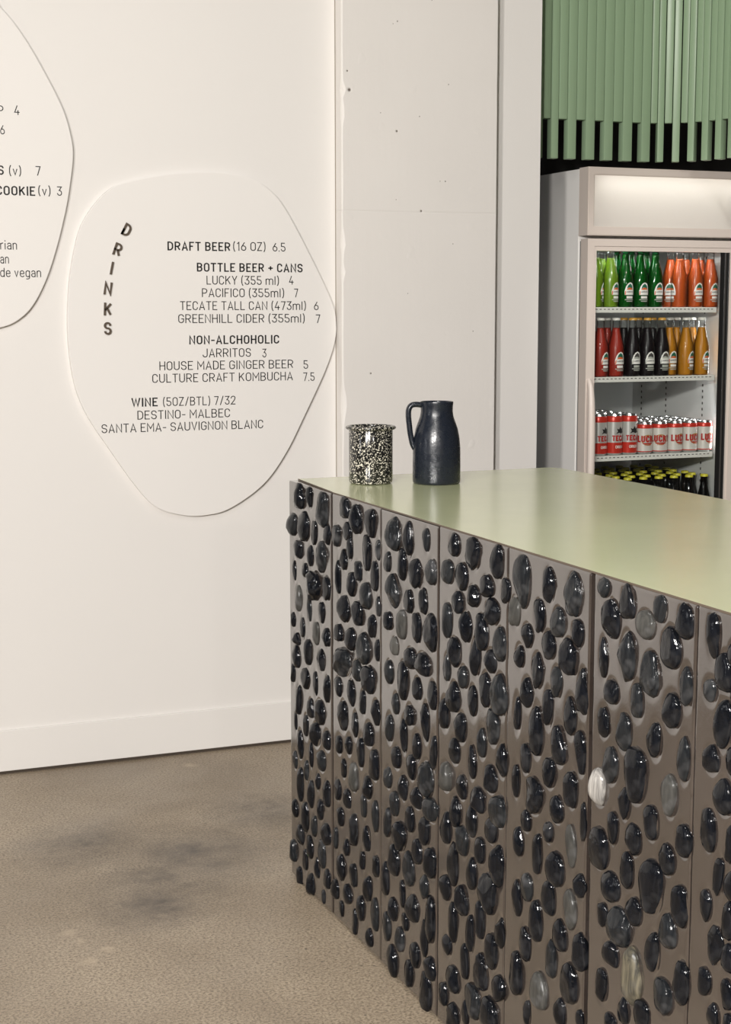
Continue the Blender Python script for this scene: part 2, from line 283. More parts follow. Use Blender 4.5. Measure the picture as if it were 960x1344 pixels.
# ------------------------------------------------------------------ room shell
W = 4.975
put(obj('floor', boxes((-4.2, 5.6, -3.2, 6.2, -0.1, 0)), M['floor']), 'speckled brown concrete floor', 'floor', kind='structure')
put(obj('ceiling', boxes((-4.2, 5.6, -3.2, 6.2, 3.6, 3.7)), M['ceil']), 'pale ceiling', 'ceiling', kind='structure')
put(obj('wall_left', boxes((-4.2, -4.05, -3.2, 6.2, 0, 3.6)), M['room']), 'side wall', 'wall', kind='structure')
put(obj('wall_right', boxes((5.45, 5.6, -3.2, 6.2, 0, 3.6)), M['room']), 'side wall beyond the fridge', 'wall', kind='structure')
put(obj('wall_front', boxes((-4.05, 5.45, -3.2, -3.05, 0, 3.6)), M['room']), 'wall behind the viewer', 'wall', kind='structure')
put(obj('wall_back', boxes((-4.05, 2.697, W, W+0.13, 0, 3.6)), M['wall']), 'white wall carrying the menu boards', 'wall', kind='structure')
put(obj('wall_alcove', boxes((2.3, 5.45, 5.98, 6.1, 0, 3.6)), M['alcove']), 'dark wall behind the fridge', 'wall', kind='structure')
# baseboard: flush painted board over a thin dark gap
bm = bmesh.new(); box(bm, -4.05, 1.9, W-0.009, W, 0.010, 0.1455, 0.002)
put(obj('baseboard_back', bm, M['wall']), 'white baseboard', 'baseboard', kind='structure')
put(obj('trim_1', boxes((-4.05, 1.9, W-0.004, W, 0.0, 0.010)), M['gap_brown']), 'dark gap under the baseboard', 'trim', kind='structure')
put(obj('trim_2', boxes((1.9152, 1.9182, W-0.0012, W, 0.0, 3.6)), M['crack']), 'thin dark crack between wall and pillar', 'trim', kind='structure')
# pillar with worn corners
random.seed(4)
bm = bmesh.new(); NZ = 120; rows = []
x0, x1, yf = 1.918, 2.497, W-0.056
for k in range(NZ+1):
    z = 3.6*k/NZ
    w = 0.004+0.004*abs(noise.noise(Vector((0, 3.1, z*5))))
    for (zc, am, sg) in ((2.145, 0.010, 0.02), (1.18, 0.012, 0.05), (1.72, 0.009, 0.03), (2.22, 0.012, 0.02), (1.62, 0.008, 0.02)):
        w += am*math.exp(-((z-zc)/sg)**2)
    w2 = 0.003+0.002*abs(noise.noise(Vector((9, 1, z*6))))
    rows.append([bm.verts.new(p) for p in ((x0, W, z), (x0, yf+w, z), (x0+w*0.35, yf+w*0.35, z), (x0+w, yf, z), (x1-w2, yf, z), (x1-w2*0.3, yf+w2*0.3, z), (x1, yf+w2, z), (x1, W, z))])
for a, b in zip(rows, rows[1:]):
    for i in range(7): bm.faces.new((a[i], a[i+1], b[i+1], b[i]))
put(obj('pillar', bm, M['pillar'], smooth=0.3), 'white painted concrete pillar with small holes', 'pillar', kind='structure')

# ------------------------------------------------------------------ bar counter
H, XA, YA, WT = 1.0631, 1.319, 3.7626, 0.782
PW, NP = 0.3064, 9
YE = YA-PW*NP
counter = empty('bar_counter', (XA, YA, 0), 'black pebble-clad bar counter with a pale green top', 'counter')
def child(name, me, mats, parent, smooth=None):          # geometry given in world coordinates
    o = obj(name, me, mats, None, smooth); o.parent = parent
    r = parent
    off = Vector((0, 0, 0))
    while r: off += r.location; r = r.parent
    o.data.transform(Matrix.Translation(-off)); return o
# carcass
child('carcass', boxes((XA+0.03, XA+WT-0.01, YE+0.01, YA-0.01, 0, H-0.004)), M['seam'], counter)
child('end_panel', boxes((XA+0.026, XA+WT-0.01, YA-0.012, YA-0.0005, 0.004, H-0.004)), M['panel'], counter)
# countertop: thin laminate sheet, rounded far corner, first panel stands a little proud of it
out = [(XA+0.024, YA), (XA+0.003, YA-PW), (XA+0.001, YA-PW-0.002), (XA+0.001, YE), (XA+WT, YE)]
for i in range(9):
    a = PI/2*i/8; out.append((XA+WT-0.035+0.035*math.cos(a), YA-0.035+0.035*math.sin(a)))
bm = bmesh.new()
for zz in (H-0.0035, H):
    vs = [bm.verts.new((x, y, zz)) for x, y in out]
    bm.faces.new(vs)
bm.verts.ensure_lookup_table(); n = len(out)
for i in range(n):
    f = bm.faces.new((bm.verts[i], bm.verts[(i+1) % n], bm.verts[n+(i+1) % n], bm.verts[n+i])); f.material_index = 1
bmesh.ops.recalc_face_normals(bm, faces=bm.faces)
child('countertop', bm, [M['green_top'], M['top_edge']], counter)
# pebbles: (distance along the front from the far end, height, half width, half height) in mm, largest in view first
PEB = [(u, z, a*1.06, b*1.06) for u, z, a, b in (tuple(float(v) for v in e.split(',')) for e in PEBS.split())]
N_SEEN = len(PEB)
random.seed(11)
TONE = {25: 4, 1: 3, 117: 2, 46: 2, 267: 2, 208: 2, 20: 2, 65: 2, 31: 2, 48: 2, 301: 2, 275: 2, 211: 2, 167: 2, 6: 1, 14: 1, 7: 1, 44: 1, 76: 1, 141: 1, 87: 1, 36: 1, 212: 1, 80: 1, 28: 1, 27: 1, 22: 1, 99: 1, 130: 1, 295: 1}
def clash(u, z, a, b):
    for (U, Z, A, B) in PEB:
        if ((u-U)/(a+A))**2+((z-Z)/(b+B))**2 < 0.85: return True
    return False
tries = 0
while tries < 9000:                                       # the front goes on beyond the frame
    tries += 1
    u = random.uniform(800, PW*NP*1000-22); z = random.uniform(30, 1030)
    lim = 40-(u-1020)*0.0 if u < 1020 else (u-1020)*0.445
    if u < 1930 and z > lim-20: continue
    a = random.uniform(13, 24); b = random.uniform(22, 38)
    if abs((u/1000) % PW - PW/2) > PW/2-0.014: continue
    if not clash(u, z, a, b): PEB.append((u, z, a, b))
def pebble_bm(bm, seed, a, b, c, sub=3):
    """one egg-shaped, slightly faceted river stone; local axes: x out of the front, y along it, z up"""
    rnd = random.Random(seed)
    n0 = len(bm.verts)
    vs = bmesh.ops.create_icosphere(bm, subdivisions=sub, radius=1.0)['verts']
    taper = rnd.uniform(-0.32, 0.32); bend = rnd.uniform(-0.12, 0.12); ex = rnd.uniform(0.78, 1.08); tilt = rnd.gauss(0, 0.10)
    ridge = rnd.uniform(-0.5, 0.5); off = Vector((rnd.uniform(0, 90), rnd.uniform(0, 90), rnd.uniform(0, 90))); amp = rnd.choice((0.07, 0.10, 0.14, 0.20))
    ang = rnd.uniform(0, PI); pl = [(Vector((-rnd.uniform(0.5, 1), rnd.gauss(0, 0.7), rnd.gauss(0, 0.4))).normalized(), rnd.uniform(0.66, 0.86)) for _ in range(rnd.choice((1, 2, 2, 3)))]
    for v in vs:
        p = v.co.copy()
        for (nn, dd) in pl:
            q = p.dot(nn)
            if q > dd: p -= nn*(q-dd)*0.85
        p = Vector(math.copysign(abs(q)**ex, q) for q in p)
        p *= 1+amp*noise.noise(p*1.3+off)+0.5*amp*noise.noise(p*2.9+off)
        y = p.y*(1+taper*p.z)+bend*(1-p.z*p.z); z = p.z
        x = p.x*(1+ridge*p.y*0.5)
        yy = y*a; zz = z*b
        v.co = (x*c, yy*math.cos(tilt)-zz*math.sin(tilt), yy*math.sin(tilt)+zz*math.cos(tilt))
    for f in {f for v in vs for f in v.link_faces}: f.smooth = True
    return vs
# panels: dense front face with a raised collar of mortar round each stone
GAP = {0: 0.0, 1: 0.0030, 2: 0.0014, 3: 0.0028, 5: 0.0062, 6: 0.0014}
step = 0.0030
for i in range(NP):
    y1 = YA-PW*i-GAP.get(i, 0.0008); y0 = YA-PW*(i+1)+GAP.get(i+1, 0.0008)
    if i: child('seam', boxes((XA+0.012, XA+0.02, y1+0.0001, y1+GAP.get(i, 0.0008)*2-0.0001, 0.006, H-0.006)), M['seam'], counter)
    z0, z1 = 0.006, H-0.004-(0.0015 if i == 2 else 0)
    far = i >= 7
    st = step*(2.5 if far else 1)
    ny, nz = int((y1-y0)/st)+1, int((z1-z0)/st)+1
    ys = np.linspace(y1, y0, ny); zs = np.linspace(z0, z1, nz)
    Yg, Zg = np.meshgrid(ys, zs)
    Hh = np.zeros_like(Yg)
    for (u, z, a, b) in PEB:
        yc = YA-u/1000
        if yc < y0-0.06 or yc > y1+0.06: continue
        a_, b_ = a/1000, b/1000
        d = np.sqrt(((Yg-yc)/a_)**2+((Zg-z/1000)/b_)**2)
        dm = np.abs(d-0.97)*a_*1.05
        Hh = np.minimum(Hh, -0.0017*np.exp(-(dm/0.0036)**1.5))
    ed = np.minimum(np.minimum(y1-Yg, Yg-y0), np.minimum(Zg-z0, z1-Zg))
    Hh = Hh*np.clip(ed/0.006, 0, 1)-0.002*np.exp(-(ed/0.0016)**2)
    X = XA-Hh+(0.0 if i else -0.001)
    co = np.stack([X, Yg, Zg], -1).reshape(-1, 3)
    idx = np.arange(ny*nz).reshape(nz, ny)
    fq = np.stack([idx[:-1, :-1], idx[1:, :-1], idx[1:, 1:], idx[:-1, 1:]], -1).reshape(-1, 4)
    # rim back to the rear of the slab
    rim = np.concatenate([idx[0, :], idx[1:, -1], idx[-1, -2::-1], idx[-2:0:-1, 0]])
    back = co[rim].copy(); back[:, 0] = XA+0.026
    nb = len(co); co = np.concatenate([co, back]); k = len(rim)
    r0 = np.arange(k); r1 = (r0+1) % k
    fr = np.stack([rim[r0], rim[r1], nb+r1, nb+r0], -1)
    me = bpy.data.meshes.new('panel'); me.from_pydata(co.tolist(), [], np.concatenate([fq, fr]).tolist()); me.update()
    o = child('panel', me, M['panel'], counter, smooth=0.9)
    if i == 0: PAN = []
    PAN.append(o)
rest = bmesh.new()
for k, (u, z, a, b) in enumerate(PEB):
    rr = random.Random(k*7+3)
    c = a*0.58*rr.uniform(0.75, 1.15)
    mi = TONE.get(k, rr.choices((0, 1), (0.82, 0.18))[0])
    loc = Vector((XA, YA-u/1000, z/1000))
    if k < 100:
        bm = bmesh.new(); pebble_bm(bm, k, a/1000, b/1000, c/1000, 4 if a > 24 else 3)
        par = PAN[min(NP-1, int(u/1000/PW))]
        o = obj('pebble', bm, M['stone%d' % mi], par); o.location = loc-Vector((XA, YA, 0))
        if mi > 1: o['label'] = {2: 'grey stone', 3: 'tan speckled stone', 4: 'pale shiny stone'}[mi]
    else:
        vs = pebble_bm(rest, k, a/1000, b/1000, c/1000, 3 if k < N_SEEN else 2)
        for v in vs: v.co += loc
        for f in {f for v in vs for f in v.link_faces}: f.material_index = mi
o = child('pebbles', rest, [M['stone%d' % q] for q in range(5)], counter); o['kind'] = 'stuff'

# ------------------------------------------------------------------ mug and jug on the counter
mug = empty('tumbler', (1.478, 3.595, H), 'black and cream speckled tumbler with a rolled rim on the counter end', 'tumbler')
t = NT('speckled_glaze'); p = t.pos()
vo = t.noise(250, 2, 0.6, p, 0.6)
t.set(Base_Color=t.mix(t.ramp(vo, [(0.57, 0.0), (0.59, 1.0)]), (0.010, 0.010, 0.010), (0.68, 0.64, 0.54)), Roughness=0.12, Specular_IOR_Level=0.6)
M['speckle'] = t.m
bm = lathe(bmesh.new(), [(0, 0.0), (0.048, 0.0), (0.0535, 0.003), (0.0552, 0.008), (0.0552, 0.138), (0.0545, 0.1395), (0.0525, 0.139), (0.0525, 0.010), (0, 0.008)], 64)
obj('cup', bm, M['speckle'], mug, smooth=0.7)
bm = bmesh.new()
R0, r0, nn = 0.0572, 0.0048, 12
lathe(bm, [(R0+r0*1.35*math.cos(2*PI*i/nn), 0.1405+r0*math.sin(2*PI*i/nn)) for i in range(nn+1)], 64)
bmesh.ops.remove_doubles(bm, verts=bm.verts, dist=1e-6)
obj('rim', bm, M['speckle'], mug, smooth=3.2)
jug = empty('jug', (1.63, 3.53, H), 'dark navy glazed ceramic jug with a strap handle beside the speckled tumbler', 'jug')
t = NT('navy_glaze'); p = t.pos()
mp = t.n('ShaderNodeMapping'); mp.inputs['Scale'].default_value = (1, 1, 0.12); t.l(p, mp.inputs[0])
t.set(Base_Color=t.mix(t.noise(40, 4, 0.6, mp.outputs[0]), (0.006, 0.008, 0.014), (0.013, 0.017, 0.026)), Roughness=t.ramp(t.noise(60, 4, 0.6, p), [(0.3, 0.2), (0.7, 0.36)]), Specular_IOR_Level=0.55)
t.bump(t.math('ADD', t.noise(70, 3, 0.5, p), t.math('MULTIPLY', t.noise(60, 2, 0.5, mp.outputs[0]), 0.6)), 0.18, 0.003); M['navy'] = t.m
prof = [(0, 0.0), (0.059, 0.0), (0.0635, 0.002), (0.0650, 0.007), (0.0650, 0.05), (0.0645, 0.09), (0.062, 0.115), (0.057, 0.138), (0.050, 0.156), (0.0455, 0.168), (0.0435, 0.180), (0.0438, 0.195), (0.0450, 0.203), (0.0445, 0.2055), (0.042, 0.2045),
        (0.0395, 0.190), (0.0395, 0.178), (0.046, 0.155), (0.056, 0.12), (0.058, 0.06), (0.055, 0.012), (0, 0.010)]
prof = [(r*0.925, z) for r, z in prof]
bm = lathe(bmesh.new(), prof, 64)
obj('jug_body', bm, M['navy'], jug, smooth=1.2)
hd = Vector((-math.cos(0.30), math.sin(0.30), 0))
pts = [hd*0.040+Vector((0, 0, 0.197)), hd*0.052+Vector((0, 0, 0.1985)), hd*0.064+Vector((0, 0, 0.196)), hd*0.0705+Vector((0, 0, 0.186)), hd*0.0715+Vector((0, 0, 0.170)), hd*0.0695+Vector((0, 0, 0.150)), hd*0.0665+Vector((0, 0, 0.125)), hd*0.061+Vector((0, 0, 0.10)), hd*0.055+Vector((0, 0, 0.088))]
pts = spline([tuple(p) for p in pts], False, 4)
bm = tube(bmesh.new(), pts, 0.0115, 16, flat=0.62)
obj('handle', bm, M['navy'], jug, smooth=1.2)

# ------------------------------------------------------------------ menu boards
R_ = 0.26
GLYPH = {}
def _g(ch, w, *strokes): GLYPH[ch] = (w, strokes)
_g('A', .60, [(0, 0), (.5, 1), (1, 0)], [(.19, .27), (.81, .27)])
_g('B', .56, [(0, .52), (.96, .52, .22), (.96, 1, .22), (0, 1), (0, 0), (1, 0, .24), (1, .52, .24), (.5, .52)])
_g('C', .55, [(1, .70), (1, 1, R_), (0, 1, R_), (0, 0, R_), (1, 0, R_), (1, .30)])
_g('D', .57, [(0, 0), (0, 1), (1, 1, .3), (1, 0, .3), (0, 0), (0, .5)])
_g('E', .50, [(1, 1), (0, 1), (0, 0), (1, 0)], [(0, .52), (.9, .52)])
_g('F', .48, [(1, 1), (0, 1), (0, 0)], [(0, .5), (.9, .5)])
_g('G', .57, [(1, .72), (1, 1, R_), (0, 1, R_), (0, 0, R_), (1, 0, R_), (1, .48), (.52, .48)])
_g('H', .57, [(0, 0), (0, 1)], [(1, 0), (1, 1)], [(0, .51), (1, .51)])
_g('I', .13, [(.5, 0), (.5, 1)])
_g('J', .52, [(1, 1), (1, 0, R_), (0, 0, R_), (0, .28)])
_g('K', .57, [(0, 0), (0, 1)], [(1, 1), (0, .38)], [(.36, .60), (1, 0)])
_g('L', .48, [(0, 1), (0, 0), (1, 0)])
_g('M', .70, [(0, 0), (0, 1), (.5, .35), (1, 1), (1, 0)])
_g('N', .58, [(0, 0), (0, 1), (1, 0), (1, 1)])
_g('O', .57, [(0, .5), (0, 1, R_), (1, 1, R_), (1, 0, R_), (0, 0, R_), (0, .5)])
_g('P', .56, [(0, 0), (0, 1), (1, 1, .25), (1, .44, .25), (0, .44)])
_g('R', .57, [(0, 0), (0, 1), (1, 1, .25), (1, .46, .25), (0, .46)], [(.5, .46), (1, 0)])
_g('S', .55, [(1, .74), (1, 1, .24), (0, 1, .24), (0, .52, .21), (1, .50, .21), (1, 0, .24), (0, 0, .24), (0, .26)])
_g('T', .54, [(0, 1), (1, 1)], [(.5, 1), (.5, 0)])
_g('U', .57, [(0, 1), (0, 0, R_), (1, 0, R_), (1, 1)])
_g('V', .58, [(0, 1), (.5, 0), (1, 1)])
_g('W', .84, [(0, 1), (.25, 0), (.5, .95), (.75, 0), (1, 1)])
_g('Y', .56, [(0, 1), (.5, .45), (1, 1)], [(.5, .45), (.5, 0)])
_g('Z', .52, [(0, 1), (1, 1), (0, 0), (1, 0)])
_g('0', .55, *GLYPH['O'][1])
_g('1', .32, [(0, .80), (.85, 1), (.85, 0)])
_g('2', .53, [(0, .72), (0, 1, R_), (1, 1, R_), (1, .62, .2), (0, 0), (1, 0)])
_g('3', .52, [(0, 1), (1, 1), (.42, .57), (1, .57, .24), (1, 0, .24), (0, 0, .24), (0, .26)])
_g('4', .54, [(.55, 1), (0, .26), (1, .26)], [(.74, .5), (.74, 0)])
_g('5', .53, [(.95, 1), (.05, 1), (.05, .58), (1, .58, .24), (1, 0, .24), (0, 0, .24), (0, .26)])
_g('6', .54, [(.72, 1), (0, .40), (0, 0, .24), (1, 0, .24), (1, .56, .24), (.14, .56)])
_g('7', .50, [(0, 1), (1, 1), (.36, 0)])
_g('(', .24, [(1, 1.12), (.1, .9, .3), (.1, .05, .3), (1, -.17)])
_g(')', .24, [(0, 1.12), (.9, .9, .3), (.9, .05, .3), (0, -.17)])
_g('+', .48, [(0, .45), (1, .45)], [(.5, .18), (.5, .72)])
_g('-', .34, [(0, .42), (1, .42)])
_g('/', .42, [(0, -.08), (1, 1.08)])
_g('.', .12, [(.5, -.065), (.5, .075)])
_g('m', .82, [(0, 0), (0, .7)], [(0, .4), (0, .7, .2), (.5, .7, .2), (.5, 0)], [(.5, .4), (.5, .7, .2), (1, .7, .2), (1, 0)])
_g('l', .14, [(.5, 0), (.5, 1.03)])
_g('v', .47, [(0, .7), (.5, 0), (1, .7)])
_g('r', .34, [(0, 0), (0, .7)], [(0, .4), (0, .7, .22), (1, .7)])
_g('i', .14, [(.5, 0), (.5, .7)], [(.5, .9), (.5, 1.03)])
_g('a', .48, [(.05, .52), (.05, .7, .17), (1, .7, .19), (1, 0)], [(1, .38), (0, .38, .17), (0, 0, .17), (1, 0, .14), (1, .3)])
_g('n', .48, [(0, 0), (0, .7)], [(0, .4), (0, .7, .22), (1, .7, .22), (1, 0)])
_g('d', .49, [(1, .5), (1, .7, .2), (0, .7, .2), (0, 0, .2), (1, 0, .2), (1, .2)], [(1, 0), (1, 1.03)])
_g('e', .49, [(0, .36), (1, .36), (1, .7, .21), (0, .7, .21), (0, 0, .21), (1, 0, .21), (1, .14)])
_g('g', .49, [(1, .5), (1, .7, .2), (0, .7, .2), (0, 0, .2), (1, 0, .2), (1, .2)], [(1, .7), (1, -.27, .2), (.05, -.27)])
def _path(st, w, t):
    P = [(t/2+p[0]*(w-t), t/2+p[1]*(1-t), p[2] if len(p) > 2 else 0) for p in st]; out = []
    for k, (x, y, r) in enumerate(P):
        if r and 0 < k < len(P)-1:
            a = Vector((P[k-1][0]-x, P[k-1][1]-y)); b = Vector((P[k+1][0]-x, P[k+1][1]-y))
            la = a.length*(.5 if P[k-1][2] else 1); lb = b.length*(.5 if P[k+1][2] else 1); q = min(r, la, lb)
            A = Vector((x, y))+a.normalized()*q; B = Vector((x, y))+b.normalized()*q; c = Vector((x, y))
            for i in range(6):
                s_ = i/5; k1 = 0.55
                p0, p1, p2, p3 = A, A+(c-A)*k1, B+(c-B)*k1, B
                out.append(p0*(1-s_)**3+p1*3*s_*(1-s_)**2+p2*3*s_*s_*(1-s_)+p3*s_**3)
        else: out.append(Vector((x, y)))
    res = [out[0]]
    for p in out[1:]:
        if (p-res[-1]).length > 1e-4: res.append(p)
    return res
def text_mesh(s, bold=0, extrude=0.0, weight=None, gap=0.135):
    """flat lettering, cap height 1, drawn with strokes of even width"""
    t = weight or (0.145 if bold else 0.096); bm = bmesh.new(); X = 0.0
    for ch in s:
        if ch == ' ': X += 0.30; continue
        w, strokes = GLYPH[ch]; w = max(w, t*1.02)
        for st in strokes:
            P = _path(st, w, t); n = len(P); L = []
            for k in range(n):
                d0 = (P[k]-P[k-1]).normalized() if k else None; d1 = (P[k+1]-P[k]).normalized() if k < n-1 else None
                d0 = d0 or d1; d1 = d1 or d0
                nn = Vector((-d0.y-d1.y, d0.x+d1.x)); nn = nn.normalized() if nn.length > 1e-4 else Vector((-d1.y, d1.x))
                m = t/2/max(0.45, nn.dot(Vector((-d1.y, d1.x))))
                c = P[k]
                if k == 0: c = c-d1*t/2*(1 if (st[0][1] in (0, 1) and abs(d1.y) > .9) or (st[0][0] in (0, 1) and abs(d1.x) > .9) else 0)
                if k == n-1: c = c+d0*t/2*(1 if (st[-1][1] in (0, 1) and abs(d0.y) > .9) or (st[-1][0] in (0, 1) and abs(d0.x) > .9) else 0)
                L.append((bm.verts.new((X+c.x+nn.x*m, c.y+nn.y*m, 0)), bm.verts.new((X+c.x-nn.x*m, c.y-nn.y*m, 0))))
            for (a, b), (c_, d_) in zip(L, L[1:]): bm.faces.new((a, b, d_, c_))
        X += w+gap
    if extrude:
        r = bmesh.ops.extrude_face_region(bm, geom=list(bm.faces))
        bmesh.ops.translate(bm, verts=[v for v in r['geom'] if isinstance(v, bmesh.types.BMVert)], vec=(0, 0, extrude))
    me = bpy.data.meshes.new('lettering'); bm.to_mesh(me); bm.free(); return me
def extent(me):
    co = np.empty(len(me.vertices)*3); me.vertices.foreach_get('co', co); co = co.reshape(-1, 3); return co
def setco(me, co): me.vertices.foreach_set('co', co.reshape(-1)); me.update()
def board(outline, texts, label, cap):
    cx = sum(p[0] for p in outline)/len(outline); cz = sum(p[1] for p in outline)/len(outline)
    root = empty('menu_board', (cx, W-0.001, cz), label, 'menu board')
    sp = spline(outline, True, 8); bm = bmesh.new(); th = 0.016
    fr = [bm.verts.new((x-cx, -th, z-cz)) for x, z in sp]; bk = [bm.verts.new((x-cx, 0, z-cz)) for x, z in sp]
    f = bm.faces.new(fr); k = len(sp)
    for i in range(k): bm.faces.new((fr[i], bk[i], bk[(i+1) % k], fr[(i+1) % k]))
    bmesh.ops.recalc_face_normals(bm, faces=bm.faces)
    bmesh.ops.bevel(bm, geom=[e for e in f.edges], offset=0.0012, segments=2, affect='EDGES')
    obj('board', bm, M['board'], root, smooth=0.6)
    for (s, x0, x1, zb, w) in texts:
        me = text_mesh(s, w); co = extent(me); mn, mx = co[:, 0].min(), co[:, 0].max()
        sx = (x1-x0)/(mx-mn); new = np.empty_like(co)
        new[:, 0] = (co[:, 0]-mn)*sx+x0-cx; new[:, 1] = -th-0.0006; new[:, 2] = co[:, 1]*cap+zb-cz
        setco(me, new); obj('lettering', me, M['ink'], root)
    return root, cx, cz, th
D_OUT = [(1.478, 1.939), (1.594, 1.929), (1.673, 1.891), (1.734, 1.823), (1.825, 1.664), (1.896, 1.522), (1.911, 1.455), (1.906, 1.386), (1.872, 1.291), (1.8, 1.147), (1.727, 1.012), (1.645, 0.909), (1.528, 0.834), (1.443, 0.815), (1.364, 0.819), (1.277, 0.849), (1.211, 0.918), (1.118, 1.054), (1.048, 1.167), (1.012, 1.27), (0.997, 1.416), (1.003, 1.56), (1.023, 1.679), (1.054, 1.773), (1.122, 1.86), (1.194, 1.898), (1.335, 1.928)]
D_TXT = [('DRAFT BEER', 1.3264, 1.5389, 1.6863, 1), ('(16 OZ)', 1.5486, 1.6606, 1.6884, 0), ('6.5', 1.6857, 1.7307, 1.6877, 0), ('BOTTLE BEER + CANS', 1.4239, 1.7911, 1.6192, 1), ('LUCKY (355 ml)', 1.4561, 1.7067, 1.5775, 0), ('4', 1.742, 1.7582, 1.5788, 0), ('PACIFICO (355ml)', 1.4399, 1.7246, 1.5366, 0), ('7', 1.7601, 1.775, 1.5366, 0), ('TECATE TALL CAN (473ml)', 1.3653, 1.8019, 1.4945, 0), ('6', 1.8312, 1.8477, 1.4939, 0), ('GREENHILL CIDER (355ml)', 1.3585, 1.7973, 1.4525, 0), ('7', 1.8373, 1.8538, 1.4504, 0), ('NON-ALCHOHOLIC', 1.3943, 1.706, 1.3829, 1), ('JARRITOS', 1.439, 1.606, 1.3399, 0), ('3', 1.6461, 1.6611, 1.3373, 0), ('HOUSE MADE GINGER BEER', 1.2925, 1.7552, 1.2997, 0), ('5', 1.7922, 1.8086, 1.2969, 0), ('CULTURE CRAFT KOMBUCHA', 1.2678, 1.7538, 1.2592, 0), ('7.5', 1.7908, 1.8321, 1.2558, 0), ('WINE', 1.1966, 1.2844, 1.1827, 1), ('(5OZ/BTL) 7/32', 1.3026, 1.5501, 1.1825, 0), ('DESTINO- MALBEC', 1.216, 1.5307, 1.1407, 0), ('SANTA EMA- SAUVIGNON BLANC', 1.0971, 1.6465, 1.1001, 0)]
L_OUT = [(0.726, 2.478), (0.815, 2.412), (0.882, 2.331), (0.949, 2.218), (1.0, 2.114), (1.022, 2.033), (1.027, 1.975), (1.016, 1.892), (1.0, 1.809), (0.968, 1.691), (0.931, 1.588), (0.886, 1.507), (0.837, 1.462), (0.784, 1.441), (0.691, 1.427), (0.577, 1.454)]
L_TXT = [('P', 0.7978, 0.8148, 2.0911, 0), ('4', 0.8471, 0.8639, 2.0933, 0), ('6', 0.803, 0.8169, 2.0328, 0), ('S', 0.7922, 0.8101, 1.9102, 1), ('(v)', 0.8264, 0.8632, 1.9101, 0), ('7', 0.9082, 0.9243, 1.9115, 0), ('COOKIE', 0.7844, 0.9051, 1.8487, 1), ('(v)', 0.9148, 0.9529, 1.8513, 0), ('3', 0.9734, 0.9899, 1.8512, 0), ('rian', 0.792, 0.8437, 1.6825, 0), ('an', 0.7907, 0.8174, 1.6394, 0), ('de vegan', 0.7894, 0.9162, 1.5978, 0)]
root, cx, cz, th = board(D_OUT, D_TXT, 'white pebble-shaped menu board listing drinks, next to the pillar', 0.0287)
for (s, (x, z), r) in [('D', (1.1929, 1.7489), 28), ('R', (1.1621, 1.6869), 20), ('I', (1.1415, 1.6279), 12), ('N', (1.1277, 1.5636), 8), ('K', (1.1252, 1.4982), 3), ('S', (1.1238, 1.4366), -2)]:
    me = text_mesh(s, 1, 1.0, 0.145); co = extent(me)
    mid = (co[:, 0].min()+co[:, 0].max())/2; sc = 0.0405; new = np.empty_like(co); a = math.radians(r)
    lx = (co[:, 0]-mid)*sc*1.06; lz = (co[:, 1]-0.5)*sc
    new[:, 0] = lx*math.cos(a)+lz*math.sin(a)+x-cx; new[:, 2] = -lx*math.sin(a)+lz*math.cos(a)+z-cz; new[:, 1] = -th-0.0003-(1-co[:, 2])*0.006
    setco(me, new); o = obj('title_letter', me, M['bronze'], root); o['label'] = 'raised dark bronze letter'
board(L_OUT, L_TXT, 'white pebble-shaped food menu board cut off by the left edge', 0.0287)

# ------------------------------------------------------------------ slatted green canopy
can = empty('slatted_canopy', (3.0, 5.08, 2.05), 'green slatted canopy hanging above the drinks fridge', 'canopy')
ctrl = [(2.66, 5.085), (2.767, 5.085), (2.83, 5.083), (2.903, 5.081), (2.98, 5.080), (3.057, 5.080), (3.139, 5.079), (3.215, 5.076), (3.264, 5.060), (3.314, 5.030), (3.346, 4.985), (3.371, 4.933), (3.39, 4.878), (3.402, 4.82), (3.408, 4.762), (3.41, 4.704), (3.41, 4.646), (3.41, 4.588)]
mids = []
for a, b in zip(ctrl, ctrl[1:]):
    for q in (0.25, 0.75): mids.append(((a[0]*(1-q)+b[0]*q, a[1]*(1-q)+b[1]*q), math.atan2(b[1]-a[1], b[0]-a[0]), math.dist(a, b)/2))
for k, ((x, y), ang, wd_) in enumerate(mids):
    bm = bmesh.new(); hw = wd_/2-0.0011; long = k % 2 == 1
    box(bm, -hw, hw, 0.0 if long else 0.0015, 0.034, 2.0405 if long else 2.182, 3.58, 0.0024, seg=2)
    bm.transform(Matrix.Translation((x-3.0, y-5.08, -2.05)) @ Matrix.Rotation(ang, 4, 'Z'))
    obj('slat', bm, M['green_slat'], can, smooth=0.5)
bm = boxes((2.70-3.0, 4.6-3.0, 5.16-5.08, 5.175-5.08, 2.3-2.05, 3.58-2.05)); obj('backing_board', bm, M['alcove'], can)

